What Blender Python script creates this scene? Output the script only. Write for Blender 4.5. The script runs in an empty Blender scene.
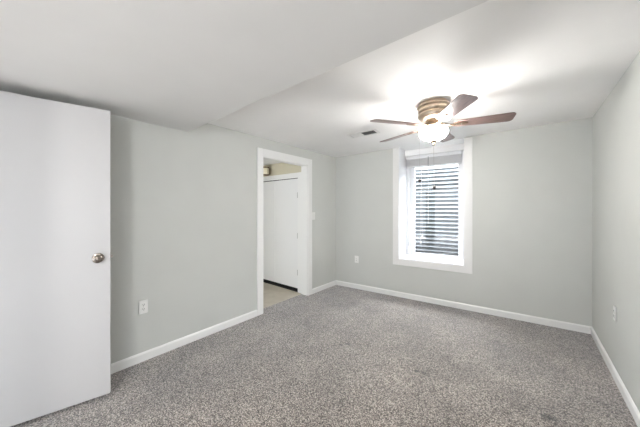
import bpy, bmesh, math, random
from mathutils import Vector, Matrix
PI = math.pi
SC = bpy.context.scene
COL = SC.collection
random.seed(4)

# ------------------------------------------------------------------ camera, world, exposure
F_PX = 252.83
YAW = 0.687
cam_d = bpy.data.cameras.new('camera')
cam = bpy.data.objects.new('camera', cam_d)
COL.objects.link(cam)
cam.location = (0, 0, 1.345)
cam.rotation_euler = (PI / 2, 0, YAW)
cam_d.sensor_width = 36.0
cam_d.lens = F_PX * 36.0 / 640.0
cam_d.shift_y = (208.65 - 213.5) / 640.0
cam_d.clip_start = 0.02
SC.camera = cam

HORIZON, ZENITH = 1.7, 44.0
BULB_W = 5.5
BOWL_GLOW = 90.0
FILL_W = 94.0
SC.view_settings.view_transform = 'Standard'
SC.view_settings.look = 'None'
SC.view_settings.gamma = 1.0
SC.view_settings.use_curve_mapping = False
SC.view_settings.exposure = 0.52

w = bpy.data.worlds.new('world')
SC.world = w
w.use_nodes = True
bg = w.node_tree.nodes['Background']
wn, wl = w.node_tree.nodes, w.node_tree.links      # overcast sky: bright cool zenith, dimmer horizon
tcw = wn.new('ShaderNodeTexCoord')
sep = wn.new('ShaderNodeSeparateXYZ')
wl.new(tcw.outputs['Generated'], sep.inputs[0])
mrw = wn.new('ShaderNodeMapRange')
mrw.interpolation_type = 'SMOOTHSTEP'
mrw.inputs['From Min'].default_value = 0.30
mrw.inputs['From Max'].default_value = 0.60
mrw.inputs['To Min'].default_value = HORIZON
mrw.inputs['To Max'].default_value = ZENITH
wl.new(sep.outputs['Z'], mrw.inputs['Value'])
wl.new(mrw.outputs['Result'], bg.inputs['Strength'])
bg.inputs['Color'].default_value = (0.86, 0.93, 1.0, 1)

pl_d = bpy.data.lights.new('unseen_fill_light', 'POINT')   # added fill light, unseen behind the viewpoint, brightens the left wall
pl_d.energy = FILL_W
pl_d.color = (1.0, 0.985, 0.96)
pl_d.shadow_soft_size = 0.22
pl_o = bpy.data.objects.new('unseen_fill_light', pl_d)
COL.objects.link(pl_o)
pl_o.location = (1.2, -1.9, 1.6)

# ------------------------------------------------------------------ materials
def mat(name, col, rough=0.5, metal=0.0, emit=None, estr=0.0, spec=0.5):
    m = bpy.data.materials.new(name)
    m.use_nodes = True
    b = m.node_tree.nodes['Principled BSDF']
    b.inputs['Base Color'].default_value = (*col, 1)
    b.inputs['Roughness'].default_value = rough
    b.inputs['Metallic'].default_value = metal
    b.inputs['Specular IOR Level'].default_value = spec
    if emit:
        b.inputs['Emission Color'].default_value = (*emit, 1)
        b.inputs['Emission Strength'].default_value = estr
    return m

def nodes(m):
    nt = m.node_tree
    return nt, nt.nodes, nt.links, nt.nodes['Principled BSDF']

def noise_col(m, c1, c2, scale, detail=4, p1=0.35, p2=0.65, bump=0.0, bdist=0.002, coords='Object', stretch=None, bscale=None):
    nt, N, L, b = nodes(m)
    tc = N.new('ShaderNodeTexCoord')
    src = tc.outputs[coords]
    if stretch:
        mp = N.new('ShaderNodeMapping')
        mp.inputs['Scale'].default_value = stretch
        L.new(src, mp.inputs['Vector'])
        src = mp.outputs['Vector']
    n = N.new('ShaderNodeTexNoise')
    n.inputs['Scale'].default_value = scale
    n.inputs['Detail'].default_value = detail
    L.new(src, n.inputs['Vector'])
    r = N.new('ShaderNodeValToRGB')
    r.color_ramp.elements[0].position = p1
    r.color_ramp.elements[0].color = (*c1, 1)
    r.color_ramp.elements[1].position = p2
    r.color_ramp.elements[1].color = (*c2, 1)
    L.new(n.outputs['Fac'], r.inputs['Fac'])
    L.new(r.outputs['Color'], b.inputs['Base Color'])
    if bump:
        bn = n
        if bscale:
            bn = N.new('ShaderNodeTexNoise')
            bn.inputs['Scale'].default_value = bscale
            bn.inputs['Detail'].default_value = 3
            L.new(src, bn.inputs['Vector'])
        bp = N.new('ShaderNodeBump')
        bp.inputs['Strength'].default_value = bump
        bp.inputs['Distance'].default_value = bdist
        L.new(bn.outputs['Fac'], bp.inputs['Height'])
        L.new(bp.outputs['Normal'], b.inputs['Normal'])
    return r

def paint(name, col, rough=0.6, var=0.012):
    m = mat(name, col, rough)
    noise_col(m, tuple(c * (1 - var) for c in col), tuple(min(1, c * (1 + var)) for c in col), 3.0, 3, bump=0.06, bdist=0.0006, bscale=160)
    return m

WALL = paint('sage_grey_paint', (0.58, 0.59, 0.565), 0.55)
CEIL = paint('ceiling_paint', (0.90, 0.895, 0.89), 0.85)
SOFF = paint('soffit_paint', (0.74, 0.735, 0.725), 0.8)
TRIM = mat('white_trim_paint', (0.83, 0.83, 0.82), 0.35)
CASEW = mat('window_casing_paint', (0.78, 0.775, 0.765), 0.35)
RECESS = mat('window_recess_paint', (0.80, 0.80, 0.81), 0.4)
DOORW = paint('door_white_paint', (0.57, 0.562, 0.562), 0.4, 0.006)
CLOSETW = mat('closet_door_paint', (0.80, 0.80, 0.80), 0.45)
HALLW = paint('hall_beige_paint', (0.60, 0.56, 0.43), 0.7)
HALLF = mat('hall_vinyl', (0.44, 0.40, 0.33), 0.45)
noise_col(HALLF, (0.43, 0.39, 0.32), (0.50, 0.46, 0.385), 6, 5)
CLOSET_SHADE = mat('closet_painted_shade', (0.02, 0.018, 0.016), 0.9)
PLASTIC = mat('white_plastic', (0.80, 0.80, 0.78), 0.35)
SLOT = mat('dark_slot', (0.03, 0.03, 0.03), 0.6)
NICKEL = mat('satin_nickel', (0.33, 0.29, 0.255), 0.2, 1.0)
HINGE = mat('hinge_nickel', (0.42, 0.41, 0.40), 0.4, 1.0)
FANM = mat('brushed_champagne_nickel', (0.60, 0.49, 0.38), 0.33, 1.0)
noise_col(FANM, (0.56, 0.455, 0.35), (0.64, 0.53, 0.42), 8, 3, stretch=(1, 1, 30))
FAND = mat('fan_bracket_bronze', (0.26, 0.19, 0.135), 0.4, 1.0)
BLADE = mat('cherry_blade', (0.30, 0.17, 0.14), 0.28)
noise_col(BLADE, (0.13, 0.085, 0.078), (0.22, 0.145, 0.13), 9, 5, stretch=(1.2, 14, 1))
BOWL = mat('frosted_glass_lit', (0.93, 0.93, 0.91), 0.35, emit=(1.0, 0.97, 0.93), estr=BOWL_GLOW)
BOWLI = mat('frosted_glass_inside', (0.93, 0.93, 0.91), 0.35, emit=(1.0, 0.97, 0.93), estr=8.0)
KNOBW = mat('dark_wood_pull', (0.035, 0.025, 0.02), 0.4)
CHAIN = mat('chain_metal', (0.55, 0.52, 0.47), 0.4, 1.0)
VINYL = mat('white_vinyl', (0.78, 0.785, 0.80), 0.3)
BLINDM = mat('blind_white', (0.78, 0.78, 0.79), 0.45)
BLINDE = mat('blind_shadow_edge', (0.42, 0.42, 0.43), 0.5)
BRONZE = mat('dark_bronze', (0.14, 0.09, 0.045), 0.4, 0.8)
CREAM = mat('cream_glass', (0.80, 0.74, 0.58), 0.35, emit=(1.0, 0.88, 0.62), estr=0.12)
STEEL = mat('galvanised_steel', (0.5, 0.51, 0.52), 0.5, 0.35)
noise_col(STEEL, (0.035, 0.04, 0.043), (0.15, 0.158, 0.164), 26, 6, 0.3, 0.7, stretch=(1, 1, 3))
GRAVEL = mat('gravel_grey', (0.3, 0.29, 0.28), 0.9)
noise_col(GRAVEL, (0.12, 0.12, 0.12), (0.45, 0.44, 0.42), 60, 4, bump=0.8, bdist=0.02)
VENTM = mat('register_white', (0.82, 0.82, 0.81), 0.5)
VENT_SHADE = mat('register_louver_shade', (0.42, 0.42, 0.42), 0.6)  # white louvers darkened, shade of the tilted half put into colour

GLASS = bpy.data.materials.new('window_glass')
GLASS.use_nodes = True
_nt = GLASS.node_tree
_nt.nodes.clear()
_o = _nt.nodes.new('ShaderNodeOutputMaterial')
_t = _nt.nodes.new('ShaderNodeBsdfTransparent')
_g = _nt.nodes.new('ShaderNodeBsdfGlossy')
_g.inputs['Roughness'].default_value = 0.02
_mx = _nt.nodes.new('ShaderNodeMixShader')
_mx.inputs['Fac'].default_value = 0.07
_nt.links.new(_t.outputs[0], _mx.inputs[1])
_nt.links.new(_g.outputs[0], _mx.inputs[2])
_nt.links.new(_mx.outputs[0], _o.inputs[0])

# carpet: speckled cut pile
CARPET = mat('speckled_carpet', (0.2, 0.18, 0.16), 1.0, spec=0.1)
def build_carpet(m):
    nt, N, L, b = nodes(m)
    tc = N.new('ShaderNodeTexCoord')
    P = tc.outputs['Object']
    def noise(sc, det, rough=0.5):
        n = N.new('ShaderNodeTexNoise')
        n.inputs['Scale'].default_value = sc
        n.inputs['Detail'].default_value = det
        n.inputs['Roughness'].default_value = rough
        L.new(P, n.inputs['Vector'])
        return n
    vor = N.new('ShaderNodeTexVoronoi')
    vor.inputs['Scale'].default_value = 185
    L.new(P, vor.inputs['Vector'])
    sepc = N.new('ShaderNodeSeparateColor')
    L.new(vor.outputs['Color'], sepc.inputs[0])
    clump = noise(105, 4, 0.75)
    mixv = N.new('ShaderNodeMath'); mixv.operation = 'MULTIPLY_ADD'
    L.new(clump.outputs['Fac'], mixv.inputs[0])
    mixv.inputs[1].default_value = 1.5
    half = N.new('ShaderNodeMath'); half.operation = 'MULTIPLY_ADD'
    L.new(sepc.outputs[0], half.inputs[0])
    half.inputs[1].default_value = 0.62
    half.inputs[2].default_value = -0.56
    L.new(half.outputs[0], mixv.inputs[2])
    r = N.new('ShaderNodeValToRGB')
    e = r.color_ramp.elements
    e[0].position = 0.20; e[0].color = (0.046, 0.036, 0.028, 1)
    e[1].position = 0.85; e[1].color = (0.57, 0.51, 0.455, 1)
    k = e.new(0.5); k.color = (0.178, 0.151, 0.128, 1)
    L.new(mixv.outputs[0], r.inputs['Fac'])
    big = noise(1.9, 5, 0.62)
    mr = N.new('ShaderNodeMapRange')
    mr.inputs['From Min'].default_value = 0.3
    mr.inputs['From Max'].default_value = 0.7
    mr.inputs['To Min'].default_value = 0.74
    mr.inputs['To Max'].default_value = 1.34
    L.new(big.outputs['Fac'], mr.inputs['Value'])
    mul = N.new('ShaderNodeVectorMath'); mul.operation = 'SCALE'
    L.new(r.outputs['Color'], mul.inputs[0])
    L.new(mr.outputs['Result'], mul.inputs['Scale'])
    last = mul
    for dx_, dy_, rr in ((-1.422, 2.060, 0.028), (-1.378, 2.119, 0.028), (-0.654, 2.139, 0.028), (-0.707, 2.129, 0.028), (0.093, 2.187, 0.035), (0.127, 2.200, 0.035)):                       # small dents and spots left by furniture
        ds = N.new('ShaderNodeVectorMath'); ds.operation = 'DISTANCE'
        L.new(P, ds.inputs[0]); ds.inputs[1].default_value = (dx_, dy_, 0)
        mm = N.new('ShaderNodeMapRange')
        mm.interpolation_type = 'SMOOTHSTEP'
        mm.inputs['From Min'].default_value = rr * 0.4
        mm.inputs['From Max'].default_value = rr
        mm.inputs['To Min'].default_value = 0.45
        mm.inputs['To Max'].default_value = 1.0
        L.new(ds.outputs['Value'], mm.inputs['Value'])
        m2 = N.new('ShaderNodeVectorMath'); m2.operation = 'SCALE'
        L.new(last.outputs['Vector'], m2.inputs[0])
        L.new(mm.outputs['Result'], m2.inputs['Scale'])
        last = m2
    L.new(last.outputs['Vector'], b.inputs['Base Color'])
    bp = N.new('ShaderNodeBump')
    bp.inputs['Strength'].default_value = 0.5
    bp.inputs['Distance'].default_value = 0.004
    L.new(mixv.outputs[0], bp.inputs['Height'])
    L.new(bp.outputs['Normal'], b.inputs['Normal'])
    b.inputs['Sheen Weight'].default_value = 0.7
    b.inputs['Sheen Roughness'].default_value = 0.45
    b.inputs['Sheen Tint'].default_value = (0.85, 0.9, 1.0, 1)
build_carpet(CARPET)

# ------------------------------------------------------------------ mesh helpers
def box(bm, x0, x1, y0, y1, z0, z1):
    vs = [bm.verts.new((x, y, z)) for x in (x0, x1) for y in (y0, y1) for z in (z0, z1)]
    for f in ((0, 1, 3, 2), (4, 6, 7, 5), (0, 4, 5, 1), (2, 3, 7, 6), (0, 2, 6, 4), (1, 5, 7, 3)):
        bm.faces.new([vs[i] for i in f])

def prism(bm, poly, z0, z1):
    """poly: list of (x, y); z0 / z1 numbers or functions of x"""
    f0 = z0 if callable(z0) else (lambda x, y: z0)
    f1 = z1 if callable(z1) else (lambda x, y: z1)
    a = [bm.verts.new((x, y, f0(x, y))) for x, y in poly]
    b = [bm.verts.new((x, y, f1(x, y))) for x, y in poly]
    bm.faces.new(a[::-1]); bm.faces.new(b)
    n = len(poly)
    for i in range(n):
        bm.faces.new((a[i], a[(i + 1) % n], b[(i + 1) % n], b[i]))

def lathe(bm, prof, n=40, mtx=None, cap=True):
    rings = []
    for r, z in prof:
        if r < 1e-5:
            rings.append([bm.verts.new((0, 0, z))])
        else:
            rings.append([bm.verts.new((r * math.cos(2 * PI * i / n), r * math.sin(2 * PI * i / n), z)) for i in range(n)])
    newv = [v for g in rings for v in g]
    for A, B in zip(rings, rings[1:]):
        for i in range(n):
            j = (i + 1) % n
            if len(A) == 1 and len(B) == 1:
                continue
            if len(A) == 1:
                bm.faces.new((A[0], B[j], B[i]))
            elif len(B) == 1:
                bm.faces.new((A[i], A[j], B[0]))
            else:
                bm.faces.new((A[i], A[j], B[j], B[i]))
    if cap:
        for g, rev in ((rings[0], True), (rings[-1], False)):
            if len(g) > 2:
                bm.faces.new(g[::-1] if rev else g)
    if mtx:
        bmesh.ops.transform(bm, matrix=mtx, verts=newv)

def tube(bm, pts, r, n=8):
    pts = [Vector(p) for p in pts]
    rings = []
    up = Vector((0, 0, 1))
    for i, p in enumerate(pts):
        d = (pts[min(i + 1, len(pts) - 1)] - pts[max(i - 1, 0)]).normalized()
        a = d.cross(up)
        if a.length < 1e-3:
            a = d.cross(Vector((1, 0, 0)))
        a.normalize(); b = d.cross(a)
        rr = r[i] if isinstance(r, (list, tuple)) else r
        rings.append([bm.verts.new(p + (a * math.cos(2 * PI * k / n) + b * math.sin(2 * PI * k / n)) * rr) for k in range(n)])
    for A, B in zip(rings, rings[1:]):
        for i in range(n):
            bm.faces.new((A[i], A[(i + 1) % n], B[(i + 1) % n], B[i]))
    bm.faces.new(rings[0][::-1]); bm.faces.new(rings[-1])

def ball(bm, c, r, sz=1.0):
    bmesh.ops.create_uvsphere(bm, u_segments=16, v_segments=10, radius=r, matrix=Matrix.Translation(c) @ Matrix.Diagonal((1, 1, sz, 1)))

def obj(name, bm, m, parent=None, loc=None, rot=None, bev=0.0, smooth=False, seg=2):
    bmesh.ops.recalc_face_normals(bm, faces=bm.faces)
    if bev:
        es = [e for e in bm.edges if len(e.link_faces) == 2 and e.calc_face_angle(0) > 0.6]
        bmesh.ops.bevel(bm, geom=es, offset=bev, segments=seg, affect='EDGES', clamp_overlap=True)
    me = bpy.data.meshes.new(name)
    bm.to_mesh(me); bm.free()
    me.materials.append(m)
    if smooth:
        me.polygons.foreach_set('use_smooth', [True] * len(me.polygons))
        try:
            me.set_sharp_from_angle(angle=math.radians(35))
        except Exception:
            pass
    o = bpy.data.objects.new(name, me)
    COL.objects.link(o)
    if loc: o.location = loc
    if rot: o.rotation_euler = rot
    if parent: o.parent = parent
    return o

def tag(o, label, cat, group=None, kind=None):
    o['label'] = label; o['category'] = cat
    if group: o['group'] = group
    if kind: o['kind'] = kind
    return o

def empty(name, loc=(0, 0, 0), rz=0.0, label=None, cat=None, kind=None, group=None):
    o = bpy.data.objects.new(name, None)
    o.empty_display_size = 0.1
    COL.objects.link(o)
    o.location = loc; o.rotation_euler = (0, 0, rz)
    if label: tag(o, label, cat, group, kind)
    return o

def B(): return bmesh.new()

# ------------------------------------------------------------------ room dimensions (metres)
HX0 = -4.5
XL, XR = -2.6276, 0.5396
YBL, YBR = 3.6435, 3.95
YN = -0.36
AB = math.atan2(YBR - YBL, XR - XL)             # the back wall stands a little out of square
LB = math.hypot(YBR - YBL, XR - XL)
def yb(x): return YBL + (x - XL) * (YBR - YBL) / (XR - XL)
def zc(x, y=0): return 2.253 + 0.02273 * (x - XL)  # the ceiling rises slightly to the right
TL = 0.12
D1, D2, DZ = 2.040, 2.902, 2.024                # doorway in the left wall
S_Z, S_Y = 2.1123, 1.1191                       # dropped soffit

# floor
bm = B()
box(bm, XL - TL, XR + 0.12, YN, 4.02, -0.06, 0.0)
tag(obj('floor', bm, CARPET), 'speckled grey brown carpet covering the bedroom floor', 'carpet', kind='structure')

# left wall with doorway
bm = B()
box(bm, XL - TL, XL, YN, D1, 0, 2.4)
box(bm, XL - TL, XL, D2, 4.1, 0, 2.4)
box(bm, XL - TL, XL, D1, D2, DZ, 2.4)
tag(obj('wall_left', bm, WALL), 'pale grey wall with the open doorway', 'wall', kind='structure')

# right wall
bm = B()
box(bm, XR, XR + 0.12, YN, YBR + 0.5, 0, 2.45)
tag(obj('wall_right', bm, WALL), 'plain pale grey wall with one outlet beside the window wall', 'wall', kind='structure')

# back wall (local frame: x along the wall, y outwards, z up) with the deep window opening
W0, W1, WZ0, WZ1, WD = 1.112, 1.984, 0.577, 2.295, 0.42
bm = B()
TH = 0.46
box(bm, -0.06, W0, 0, TH, 0, 2.45)
box(bm, W1, LB + 0.06, 0, TH, 0, 2.45)
box(bm, W0, W1, 0, TH, 0, WZ0)
box(bm, W0, W1, 0, TH, WZ1, 2.45)
BKLOC, BKROT = (XL, YBL, 0), (0, 0, AB)
tag(obj('wall_back', bm, WALL, loc=BKLOC, rot=BKROT), 'pale grey wall holding the deep window', 'wall', kind='structure')

# entry wall behind the viewpoint, with the doorway the open door belongs to
bm = B()
EX0, EX1 = -2.500, -1.715
box(bm, XL - TL, EX0, YN - 0.12, YN, 0, 2.4)
EX2, EX3 = -1.45, 0.45                          # unseen opening added behind the viewpoint to let fill light in
box(bm, EX1, EX2, YN - 0.12, YN, 0, 2.4)
box(bm, EX2, EX3, YN - 0.12, YN, 2.08, 2.4)
box(bm, EX3, XR + 0.12, YN - 0.12, YN, 0, 2.4)
box(bm, EX0, EX1, YN - 0.12, YN, 2.05, 2.4)
tag(obj('wall_entry', bm, WALL), 'pale grey entry wall with the bedroom doorway', 'wall', kind='structure')

# ceiling, sloped slab beyond the soffit
bm = B()
prism(bm, [(XL - 0.01, S_Y - 0.05), (XR + 0.01, S_Y - 0.05), (XR + 0.01, yb(XR) + 0.01), (XL - 0.01, yb(XL) + 0.01)],
      zc, lambda x, y: zc(x) + 0.08)
tag(obj('ceiling', bm, CEIL), 'raised white ceiling above the fan', 'ceiling', kind='structure')
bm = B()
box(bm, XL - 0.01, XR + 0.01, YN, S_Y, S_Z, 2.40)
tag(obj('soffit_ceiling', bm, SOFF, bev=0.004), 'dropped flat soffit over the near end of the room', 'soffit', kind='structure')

bm = B()
box(bm, HX0 - 0.1, XR + 2.0, YN - 4.5, YN, 2.13, 2.40)  # added slab out of view, keeps zenith light from the entry opening
tag(obj('ceiling_sky_block', bm, CEIL), 'added unseen slab behind the bedroom entry, blocks the zenith sky', 'ceiling', kind='structure')
bm = B()
box(bm, HX0 - 0.1, XR + 2.0, YN - 4.5, YN, -0.06, 0.0)  # unseen floor added to go with the slab overhead
tag(obj('floor_entry', bm, CARPET), 'carpet of the added unseen passage behind the bedroom entry', 'floor', kind='structure')

# baseboards
def base_profile(bm, x0, x1, h=0.078, t=0.014):
    """runs along local x, sticks out to -y"""
    prof = [(0, 0), (-t, 0), (-t, h - 0.014), (-t * 0.55, h - 0.003), (-t * 0.3, h), (0, h)]
    a = [bm.verts.new((x0, y, z)) for y, z in prof]
    b = [bm.verts.new((x1, y, z)) for y, z in prof]
    n = len(prof)
    bm.faces.new(a); bm.faces.new(b[::-1])
    for i in range(n):
        bm.faces.new((a[i], b[i], b[(i + 1) % n], a[(i + 1) % n]))
CW = 0.09
bm = B(); base_profile(bm, 0.0, LB)
tag(obj('baseboard_back', bm, TRIM, loc=BKLOC, rot=BKROT), 'white baseboard under the window wall', 'baseboard', kind='structure')
bm = B()
base_profile(bm, YN, D1 - CW)                       # local x -> world y
base_profile(bm, D2 + CW, YBL)
tag(obj('baseboard_left', bm, TRIM, loc=(XL, 0, 0), rot=(0, 0, PI / 2)), 'white baseboard along the doorway wall', 'baseboard', kind='structure')
bm = B(); base_profile(bm, -YBR, -YN)
tag(obj('baseboard_right', bm, TRIM, loc=(XR, 0, 0), rot=(0, 0, -PI / 2)), 'white baseboard along the plain right wall', 'baseboard', kind='structure')

# doorway casing and jamb
bm = B()
t = 0.016
for xa, xb in ((XL, XL + t), (XL - TL - t, XL - TL)):
    box(bm, xa, xb, D1 - CW, D1 + 0.004, 0, DZ + CW)
    box(bm, xa, xb, D2 - 0.004, D2 + CW, 0, DZ + CW)
    box(bm, xa, xb, D1 + 0.004, D2 - 0.004, DZ - 0.004, DZ + CW)
box(bm, XL - TL, XL, D1, D1 + 0.014, 0, DZ)
box(bm, XL - TL, XL, D2 - 0.014, D2, 0, DZ)
box(bm, XL - TL, XL, D1 + 0.014, D2 - 0.014, DZ - 0.014, DZ)
tag(obj('trim_1', bm, TRIM, bev=0.003), 'white casing around the open doorway', 'door casing', kind='structure')

# ------------------------------------------------------------------ hall beyond the doorway
HX0 = -4.5
HY = 2.925
HX = XL - TL
HZ = 2.13
C0, C1, CZ = -3.998, -2.852, 1.838            # closet opening in the hall wall
bm = B()
box(bm, HX0, HX, YN, HY + 0.75, -0.062, -0.004)
tag(obj('floor_hall', bm, HALLF), 'beige vinyl floor seen through the doorway', 'floor', kind='structure')
bm = B()
box(bm, HX0, C0, HY, HY + 0.1, -0.004, 2.35)
box(bm, C1, HX, HY, HY + 0.1, -0.004, 2.35)
box(bm, C0, C1, HY, HY + 0.1, CZ + 0.03, 2.35)
tag(obj('wall_hall', bm, HALLW), 'beige hall wall above the closet doors', 'wall', kind='structure')
bm = B()
box(bm, HX0 - 0.1, HX0, YN, HY + 0.1, -0.004, 2.35)
tag(obj('wall_hall_end', bm, HALLW), 'beige wall at the far end of the hall', 'wall', kind='structure')
bm = B()
box(bm, HX0, HX, YN, HY, HZ, 2.35)
tag(obj('ceiling_hall', bm, CEIL), 'white hall ceiling beyond the doorway', 'ceiling', kind='structure')
bm = B()                                          # closet interior, its shade put into a near black colour
box(bm, C0 - 0.1, C1 + 0.08, HY + 0.68, HY + 0.72, -0.004, 2.1)
box(bm, C0 - 0.14, C0 - 0.1, HY + 0.1, HY + 0.72, -0.004, 2.1)
box(bm, C1 + 0.06, C1 + 0.10, HY + 0.1, HY + 0.68, -0.004, 2.1)
box(bm, C0 - 0.1, C1 + 0.06, HY + 0.1, HY + 0.68, 2.06, 2.1)
box(bm, C0 - 0.1, C1 + 0.06, HY + 0.004, HY + 0.68, -0.004, 0.001)
tag(obj('wall_closet', bm, CLOSET_SHADE), 'inside of the hall closet with shade painted near black', 'wall', kind='structure')
bm = B()
box(bm, C0 - 0.085, C0, HY - 0.016, HY, 0, CZ + 0.088)
box(bm, C1, C1 + 0.085, HY - 0.016, HY, 0, CZ + 0.088)
box(bm, C0, C1, HY - 0.016, HY, CZ + 0.004, CZ + 0.088)
tag(obj('trim_2', bm, TRIM, bev=0.003), 'white casing above and beside the hall closet doors', 'door casing', kind='structure')

def closet_door(x0, x1, hinge_x, hinge_side, label, name):
    r = empty(name, ((x0 + x1) / 2, HY + 0.016, 0.028), 0, label, 'closet door', kind='structure')
    hw = (x1 - x0) / 2 - 0.002
    bm = B(); box(bm, -hw, hw, -0.016, 0.016, 0.030, CZ - 0.006 - 0.028)
    obj('leaf', bm, CLOSETW, r, bev=0.002)
    for z in (0.285, 0.88, 1.535):
        bm = B()
        lathe(bm, [(0.0065, 0), (0.0065, 0.09)], 12, Matrix.Translation((hinge_side * (hw + 0.001), -0.021, z - 0.045)))
        box(bm, min(0, -hinge_side * 0.02) + hinge_side * hw, max(0, -hinge_side * 0.02) + hinge_side * hw, -0.0185, -0.016, z - 0.045, z + 0.045)
        obj('hinge', bm, HINGE, r)
    return r
SEAM = -3.425
closet_door(SEAM, C1, C1, 1, 'flat white closet door leaf with three hinges beside the doorway jamb', 'door_2')
closet_door(C0, SEAM, C0, -1, 'flat white closet door leaf further from the doorway jamb', 'door_3')

# wall lantern over the closet casing
ln = empty('wall_lantern', (-3.575, HY, 1.932), 0, 'small cream glass wall lantern with bronze frame above the closet casing in the hall', 'wall light')
bm = B(); box(bm, -0.035, 0.035, -0.012, 0, 0.02, 0.13); obj('backplate', bm, BRONZE, ln, bev=0.003)
bm = B(); lathe(bm, [(0.05, 0), (0.056, 0.02), (0.056, 0.10), (0.05, 0.115)], 24, Matrix.Translation((0, -0.075, 0.015))); obj('glass_shade', bm, CREAM, ln, smooth=True)
bm = B()
lathe(bm, [(0.058, 0), (0.062, 0.006), (0.062, 0.016), (0.03, 0.026), (0, 0.028)], 24, Matrix.Translation((0, -0.075, 0.128)))
box(bm, -0.008, 0.008, -0.075, -0.01, 0.138, 0.15)
obj('cap', bm, BRONZE, ln, smooth=True)
bm = B(); lathe(bm, [(0, -0.012), (0.03, -0.008), (0.058, 0), (0.058, 0.012), (0.05, 0.015)], 24, Matrix.Translation((0, -0.075, 0.002))); obj('bottom_rim', bm, BRONZE, ln, smooth=True)
for sx in (-1, 1):
    bm = B()
    box(bm, sx * 0.06 - 0.004, sx * 0.06 + 0.004, -0.079, -0.071, 0.006, 0.134)
    obj('side_bar', bm, BRONZE, ln)

# ------------------------------------------------------------------ open bedroom door, near left
HA = Vector((-2.4882, -0.2904)); HB = Vector((-2.3111, 0.4488))
dirv = (HB - HA).normalized()
DANG = math.atan2(dirv.y, dirv.x)
DW, DT = 0.760, 0.035
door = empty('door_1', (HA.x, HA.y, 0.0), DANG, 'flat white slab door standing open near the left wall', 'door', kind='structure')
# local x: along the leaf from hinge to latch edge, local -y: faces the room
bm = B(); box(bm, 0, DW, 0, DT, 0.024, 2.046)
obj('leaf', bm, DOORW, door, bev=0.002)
def knob(side):
    bm = B()
    prof = [(0.0, 0.0), (0.033, 0.0), (0.034, 0.004), (0.030, 0.009), (0.015, 0.012), (0.0115, 0.018), (0.0115, 0.028), (0.018, 0.034),
            (0.0265, 0.040), (0.029, 0.049), (0.0275, 0.057), (0.021, 0.063), (0.010, 0.0655), (0.0085, 0.064), (0.006, 0.0665), (0, 0.067)]
    R = Matrix.Rotation(PI / 2 if side < 0 else -PI / 2, 4, 'X')
    lathe(bm, prof, 32, Matrix.Translation((DW - 0.066, -0.0005 if side < 0 else DT + 0.0005, 1.000)) @ R, cap=False)
    return bm
obj('knob', knob(-1), NICKEL, door, smooth=True)['label'] = 'round satin nickel knob on the room side'
obj('knob', knob(1), NICKEL, door, smooth=True)['label'] = 'round satin nickel knob on the wall side'
bm = B()
box(bm, DW, DW + 0.0015, 0.006, 0.030, 0.970, 1.030)
box(bm, DW + 0.0015, DW + 0.012, 0.011, 0.025, 0.992, 1.009)
obj('latch', bm, NICKEL, door, bev=0.001)
for z in (0.25, 1.02, 1.80):
    bm = B(); lathe(bm, [(0.007, 0), (0.007, 0.09)], 12, Matrix.Translation((-0.005, -0.005, z - 0.045))); obj('hinge', bm, HINGE, door)

# ------------------------------------------------------------------ window
win = empty('window_1', BKLOC, AB, 'white framed window deep in the grey wall under the fan', 'window', kind='structure')
bm = B()
ct = 0.014
zt = 2.285
box(bm, W0 - 0.087, W0, -ct, 0, WZ0 - 0.09, zt)
box(bm, W1, W1 + 0.094, -ct, 0, WZ0 - 0.09, zt)
box(bm, W0, W1, -ct, 0, WZ0 - 0.09, WZ0)
obj('casing', bm, CASEW, win, bev=0.002)
bm = B()
rt = 0.008
box(bm, W0, W0 + rt, -0.004, WD, WZ0, WZ1)
box(bm, W1 - rt, W1, -0.004, WD, WZ0, WZ1)
obj('reveal_lining', bm, RECESS, win)
bm = B(); box(bm, W0 + rt, W1 - rt, -0.004, WD, WZ1 - rt, WZ1)
obj('reveal_head', bm, CEIL, win)
bm = B(); box(bm, W0 + rt, W1 - rt, -0.008, WD, WZ0, WZ0 + 0.012)
obj('sill', bm, RECESS, win, bev=0.003)
a0, a1, c0, c1 = W0 + rt, W1 - rt, WZ0 + 0.012, WZ1 - rt
bm = B()
fw = 0.045
def ring(bm, x0, x1, z0, z1, wl, wr, wb, wt, y0, y1):
    box(bm, x0, x0 + wl, y0, y1, z0, z1)
    box(bm, x1 - wr, x1, y0, y1, z0, z1)
    box(bm, x0 + wl, x1 - wr, y0, y1, z0, z0 + wb)
    box(bm, x0 + wl, x1 - wr, y0, y1, z1 - wt, z1)
c1 = 2.195
ring(bm, a0, a1, c0, c1, 0.055, 0.045, 0.012, 0.05, WD - 0.02, WD + 0.05)
obj('frame', bm, VINYL, win, bev=0.003)
bm = B()
ring(bm, a0 + 0.055, a1 - 0.045, c0 + 0.012, c1 - 0.05, 0.075, 0.055, 0.025, 0.08, WD + 0.0, WD + 0.04)
sash = obj('sash', bm, VINYL, win, bev=0.004)
bm = B()
g0, g1, gz0, gz1 = a0 + 0.13, a1 - 0.10, c0 + 0.037, c1 - 0.13
box(bm, g0 - 0.005, g1 + 0.005, WD + 0.018, WD + 0.022, gz0 - 0.005, gz1 + 0.005)
obj('glass_pane', bm, GLASS, sash)
bm = B()                                             # casement operator with folded handle
box(bm, 1.60, 1.70, WD - 0.045, WD - 0.02, c0 + 0.001, c0 + 0.014)
tube(bm, [(1.62, WD - 0.04, c0 + 0.018), (1.66, WD - 0.06, c0 + 0.024), (1.72, WD - 0.062, c0 + 0.022)], 0.006, 8)
ball(bm, (1.725, WD - 0.062, c0 + 0.022), 0.009)
obj('crank_handle', bm, mat('crank_grey', (0.45, 0.45, 0.46), 0.4), win, bev=0)
bm = B()
box(bm, 1.148, 1.166, WD - 0.032, WD - 0.02, 0.735, 0.80)
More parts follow.
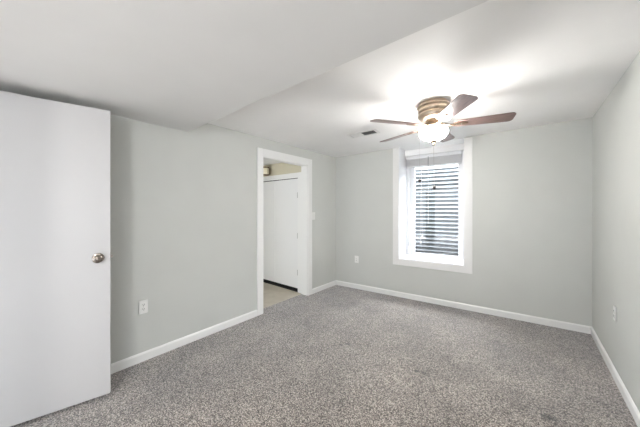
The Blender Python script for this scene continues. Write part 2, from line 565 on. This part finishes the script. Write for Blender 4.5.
tube(bm, [(1.157, WD - 0.03, 0.78), (1.157, WD - 0.045, 0.775), (1.157, WD - 0.05, 0.75)], 0.005, 8)
obj('sash_lock', bm, mat('lock_grey', (0.62, 0.62, 0.63), 0.4), win)

# raised blind inside the recess
bl = empty('window_blind', BKLOC, AB, 'raised white horizontal blind stacked at the top of the deep window', 'blind')
by = WD - 0.10
bx0, bx1 = a0 + 0.014, 1.925
bz1 = 2.192
bm = B(); box(bm, W0 + 0.008, W1 - 0.008, by - 0.008, WD + 0.04, 2.197, WZ1 - 0.008)
obj('head_panel', bm, CEIL, win)
bm = B(); box(bm, bx0, bx1, by, by + 0.05, bz1 - 0.055, bz1)
obj('headrail', bm, BLINDM, bl, bev=0.003)
bm = B()
n = 26
for i in range(n):
    z = bz1 - 0.060 - i * 0.0040
    box(bm, bx0 + 0.006, bx1 - 0.006, by + 0.002 + random.uniform(-0.001, 0.001), by + 0.05, z - 0.0022, z)
obj('slat_stack', bm, BLINDM, bl)
zb = bz1 - 0.060 - n * 0.0040
bm = B(); box(bm, bx0 + 0.006, bx1 - 0.006, by, by + 0.05, zb - 0.02, zb - 0.002)
obj('bottom_rail', bm, BLINDM, bl, bev=0.003)
bm = B(); tube(bm, [(1.475, by - 0.012, bz1 - 0.04), (1.475, by - 0.014, 1.7), (1.477, by - 0.012, 1.12)], 0.0055, 8)
tube(bm, [(1.475, by - 0.012, bz1 - 0.04), (1.475, by + 0.004, bz1 - 0.03)], 0.003, 6)
obj('tilt_wand', bm, mat('clear_wand', (0.42, 0.43, 0.44), 0.15), bl, smooth=True)
for (cx, cz) in ((1.388, 0.90), (1.362, 0.80)):
    bm = B(); tube(bm, [(1.375, by - 0.004, bz1 - 0.03), (1.375 + (cx - 1.375) * 0.5, by - 0.012, 1.5), (cx, by - 0.008, cz + 0.02)], 0.0012, 5)
    cd = obj('pull_cord', bm, BLINDM, bl)
    bm = B(); lathe(bm, [(0.0, 0.034), (0.006, 0.03), (0.013, 0.0), (0.012, -0.01), (0, -0.012)], 12, Matrix.Translation((cx, by - 0.008, cz))); obj('tassel', bm, BLINDM, cd, smooth=True)

# corrugated steel window well outside
ww = empty('window_well', (XL + math.cos(AB) * 1.55 - math.sin(AB) * TH, YBL + math.sin(AB) * 1.55 + math.cos(AB) * TH, 0.30), AB,
           'curved corrugated steel window well outside the window glass', 'window well')
bm = B()
R_X, R_Y = 0.78, 0.62
pitch, amp = 0.072, 0.013
NA, z_lo, z_hi = 40, 0.0, 1.77
NZ = int((z_hi - z_lo) / pitch * 8)
def well_pt(i, j, off):
    th = PI * i / NA
    z = z_lo + (z_hi - z_lo) * j / NZ
    k = amp * math.sin(2 * PI * z / pitch)
    rx, ry = R_X + off + k, R_Y + off + k
    ex = 0.75
    cx, sy = math.cos(th), math.sin(th)
    return (rx * math.copysign(abs(cx) ** ex, cx), 0.02 + ry * abs(sy) ** ex, z)
for off in (0, 0.004):
    g = [[bm.verts.new(well_pt(i, j, off)) for j in range(NZ + 1)] for i in range(NA + 1)]
    for i in range(NA):
        for j in range(NZ):
            bm.faces.new((g[i][j], g[i + 1][j], g[i + 1][j + 1], g[i][j + 1]))
obj('corrugated_shell', bm, STEEL, ww, smooth=True)
bm = B(); prism(bm, [(0.8 * math.cos(PI * i / 24), 0.02 + 0.64 * math.sin(PI * i / 24)) for i in range(25)], -0.05, 0.22)
obj('gravel_bed', bm, GRAVEL, ww)
bm = B(); 
tube(bm, [well_pt(i, NZ, 0.004) for i in range(NA + 1)], 0.012, 6)
obj('top_rim', bm, STEEL, ww, smooth=True)

# ------------------------------------------------------------------ outlets and switch
def wall_device(name, loc, rz, label, cat, kind):
    """local -y looks into the room"""
    r = empty(name, loc, rz, label, cat, group='electrical plates on the walls')
    bm = B(); box(bm, -0.036, 0.036, -0.006, 0.0, -0.059, 0.059)
    obj('cover_plate', bm, PLASTIC, r, bev=0.003)
    if kind == 'outlet':
        for dz in (-0.0195, 0.0195):
            bm = B(); lathe(bm, [(0.0165, 0), (0.0165, 0.0022), (0.0155, 0.003), (0, 0.003)], 24, Matrix.Translation((0, -0.006, dz)) @ Matrix.Rotation(PI / 2, 4, 'X'))
            rc = obj('receptacle', bm, PLASTIC, r, smooth=True)
            bm = B()
            for sx in (-0.006, 0.006):
                box(bm, sx - 0.0014, sx + 0.0014, -0.0098, -0.0088, dz - 0.002, dz + 0.008)
            box(bm, -0.0022, 0.0022, -0.0098, -0.0088, dz - 0.010, dz - 0.0055)
            obj('slots', bm, SLOT, rc)
    else:
        bm = B(); box(bm, -0.005, 0.005, -0.016, -0.006, -0.006, 0.012); obj('toggle', bm, PLASTIC, r, bev=0.002)
    bm = B(); lathe(bm, [(0.003, 0), (0.003, 0.001), (0, 0.0012)], 10, Matrix.Translation((0, -0.006, 0 if kind == 'outlet' else 0.03)) @ Matrix.Rotation(PI / 2, 4, 'X')); obj('screw', bm, HINGE, r)
    return r
wall_device('wall_outlet', (XL, 0.738, 0.477), PI / 2, 'white duplex outlet low on the left wall beside the open door', 'outlet', 'outlet')
bk = Vector((XL, YBL, 0)) + Vector((math.cos(AB), math.sin(AB), 0)) * 0.408
wall_device('wall_outlet', (bk.x, bk.y, 0.492), AB, 'small white outlet low on the back wall near the room corner', 'outlet', 'outlet')
wall_device('wall_outlet', (XR, 3.035, 0.513), -PI / 2, 'white outlet low on the plain right wall', 'outlet', 'outlet')
wall_device('light_switch', (XL, 3.040, 1.228), PI / 2, 'white light switch beside the doorway casing', 'switch', 'switch')

# ------------------------------------------------------------------ ceiling register
vx, vy = -1.58, 2.77
vent = empty('ceiling_vent', (vx, vy, zc(vx)), 0.30, 'small white ceiling register with shade painted on half its louvers left of the fan', 'vent')
vent.rotation_euler = (0, -math.atan(0.02273), AB)
bm = B()
ring(bm, -0.19, 0.19, -0.085, 0.085, 0.03, 0.03, 0.022, 0.022, -0.006, 0.0)
bmesh.ops.transform(bm, matrix=Matrix.Rotation(-PI / 2, 4, 'X'), verts=bm.verts)
for v in bm.verts: v.co.z = -abs(v.co.z)
obj('frame', bm, VENTM, vent, bev=0.001)
bm = B(); box(bm, -0.16, 0.16, -0.063, 0.063, -0.001, 0.0); obj('duct_shade', bm, SLOT, vent)  # dark sheet painted as the shade inside the duct
for half, tilt in ((-1, -0.15), (1, 0.9)):
    bm = B()
    for k in range(9):
        x = half * (0.012 + k * 0.0165)
        mt = Matrix.Translation((x, 0, -0.0045)) @ Matrix.Rotation(tilt, 4, 'Y')
        vs0 = len(bm.verts)
        box(bm, -0.0085, 0.0085, -0.063, 0.063, -0.0005, 0.0005)
        bm.verts.ensure_lookup_table()
        bmesh.ops.transform(bm, matrix=mt, verts=bm.verts[vs0:])
    obj('louvers', bm, VENTM if half < 0 else VENT_SHADE, vent)

# ------------------------------------------------------------------ ceiling fan
FX, FY = -0.660, 2.417
FZ = zc(FX)
fan = empty('ceiling_fan', (FX, FY, FZ), 0, 'five blade hugger ceiling fan with champagne housing and lit glass bowl', 'ceiling fan')
fan.rotation_euler = (0, -0.014, 0)
bm = B()
lathe(bm, [(0, 0.006), (0.116, 0.006), (0.116, -0.018), (0.132, -0.021), (0.135, -0.026), (0.135, -0.036), (0.127, -0.042), (0.122, -0.049), (0.122, -0.060),
           (0.127, -0.065), (0.128, -0.074), (0.124, -0.082), (0.117, -0.088), (0.119, -0.096), (0.127, -0.103), (0.129, -0.114), (0.125, -0.128),
           (0.112, -0.143), (0.094, -0.155), (0.072, -0.163), (0.0, -0.165)], 56, cap=False)
obj('motor_housing', bm, FANM, fan, smooth=True)
bm = B()
lathe(bm, [(0, -0.155), (0.062, -0.168), (0.072, -0.182), (0.078, -0.196), (0.076, -0.212), (0.068, -0.218), (0.050, -0.221), (0.046, -0.232), (0.040, -0.236), (0.030, -0.240), (0, -0.242)], 40, cap=False)
obj('hub', bm, FAND, fan, smooth=True)
# glass bowl, open at the top
bm = B()
out = [(0.115, -0.248), (0.121, -0.256), (0.122, -0.266), (0.118, -0.281), (0.107, -0.299), (0.088, -0.317), (0.060, -0.331), (0.030, -0.338), (0.012, -0.340)]
inn = [(0.010, -0.336), (0.030, -0.334), (0.058, -0.327), (0.085, -0.313), (0.103, -0.297), (0.114, -0.280), (0.118, -0.266), (0.117, -0.257), (0.111, -0.248)]
lathe(bm, out + inn + [out[0]], 48, cap=False)
bowl = obj('glass_bowl', bm, BOWL, fan, smooth=True)
bowl.data.materials.append(BOWLI)
for p in bowl.data.polygons:
    if p.normal.z > 0.05 and p.center.z < -0.25 and (p.normal.x * p.center.x + p.normal.y * p.center.y) < 0 or abs(p.center.z + 0.248) < 0.001:
        p.material_index = 1
    elif (p.normal.x * p.center.x + p.normal.y * p.center.y) < 0:
        p.material_index = 1
bm = B()
lathe(bm, [(0, -0.330), (0.024, -0.336), (0.027, -0.343), (0.017, -0.352), (0.011, -0.362), (0.013, -0.370), (0.008, -0.380), (0, -0.382)], 20, cap=False)
obj('finial', bm, FAND, fan, smooth=True)
# bulbs
for k, ang in enumerate((0.6, 0.6 + PI)):
    px_, py_ = 0.062 * math.cos(ang), 0.062 * math.sin(ang)
    bm = B()
    tube(bm, [(0.04 * math.cos(ang), 0.04 * math.sin(ang), -0.238), (px_ * 0.85, py_ * 0.85, -0.25), (px_, py_, -0.258)], 0.008, 10)
    obj('lamp_socket', bm, PLASTIC, fan)
    ld = bpy.data.lights.new('bulb_light', 'POINT')
    ld.energy = BULB_W
    ld.color = (1.0, 0.975, 0.945)
    ld.shadow_soft_size = 0.022
    lo = bpy.data.objects.new('bulb_light', ld)
    COL.objects.link(lo)
    lo.parent = fan
    lo.location = (px_ * 0.3, py_ * 0.3, -0.264)
# blades
BL_Z = -0.206
def blade_mesh():
    bm = B()
    r0, r1 = 0.165, 0.609
    pts = []
    w0, w1, cr = 0.052, 0.067, 0.035
    pts += [(r0, -w0 * 0.72), (r0 + 0.02, -w0)]
    pts += [(r1 - cr - 0.02, -w1)]
    for k in range(1, 7):
        a = -PI / 2 + PI / 2 * k / 6
        pts.append((r1 - cr + cr * math.cos(a), -w1 + cr + cr * math.sin(a)))
    for k in range(1, 7):
        a = PI / 2 * k / 6
        pts.append((r1 - cr + cr * math.cos(a), w1 - cr + cr * math.sin(a)))
    pts += [(r0 + 0.02, w0), (r0, w0 * 0.72)]
    prism(bm, pts, -0.003, 0.003)
    return bm
def iron_mesh():
    bm = B()
    tube(bm, [(0.070, 0, 0.004), (0.105, 0, 0.0), (0.135, 0, -0.008), (0.170, 0, -0.010)], [0.012, 0.010, 0.010, 0.009], 10)
    prism(bm, [(0.168 + 0.045 + 0.062 * math.cos(2 * PI * k / 24), 0.026 * math.sin(2 * PI * k / 24)) for k in range(24)], -0.010, -0.0035)
    return bm
PITCH = math.radians(-12)
me_blade = me_iron = None
for k in range(5):
    ang = math.radians(18.7 - 72 * k)
    if k == 0:
        b = obj('blade', blade_mesh(), BLADE, fan, bev=0.0012)
        ir = obj('blade_iron', iron_mesh(), FAND, b, smooth=True)
        scr = []
        for sx, sy in ((0.185, 0), (0.225, 0.012), (0.225, -0.012)):
            bm = B()
            lathe(bm, [(0.005, 0), (0.005, -0.002), (0.002, -0.003), (0, -0.0031)], 10)
            scr.append((obj('screw', bm, HINGE, b, loc=(sx, sy, -0.0100)).data, (sx, sy, -0.0100)))
        me_blade, me_iron = b.data, ir.data
    else:
        b = bpy.data.objects.new('blade', me_blade); COL.objects.link(b); b.parent = fan
        for nm, me, lc in [('blade_iron', me_iron, (0, 0, 0))] + [('screw', m_, l_) for m_, l_ in scr]:
            c = bpy.data.objects.new(nm, me); COL.objects.link(c); c.parent = b; c.location = lc
    b.location = (0, 0, BL_Z)
    b.rotation_mode = 'QUATERNION'
    b.rotation_quaternion = (Matrix.Rotation(ang, 3, 'Z') @ Matrix.Rotation(PITCH, 3, 'X')).to_quaternion()
# pull chains
for cx, cy, z0, z1, nm in ((-0.100, -0.084, -0.225, -0.688, 'side'), (0.0, 0.0, -0.380, -0.750, 'mid')):
    bm = B()
    if nm == 'side':
        dx, dy = cx, cy
        pts = [(dx * 0.5, dy * 0.5, -0.218), (dx * 0.8, dy * 0.8, -0.224), (dx, dy, -0.238), (dx, dy, z1)]
    else:
        pts = [(0, 0, z0), (0, 0, z1)]
    tube(bm, pts, 0.0013, 6)
    ch = obj('pull_chain', bm, CHAIN, fan)
    bm = B(); ball(bm, (cx, cy, z1 - 0.012), 0.0145, 1.1)
    obj('pull_knob', bm, KNOBW, ch, smooth=True)['label'] = 'dark round pull knob'
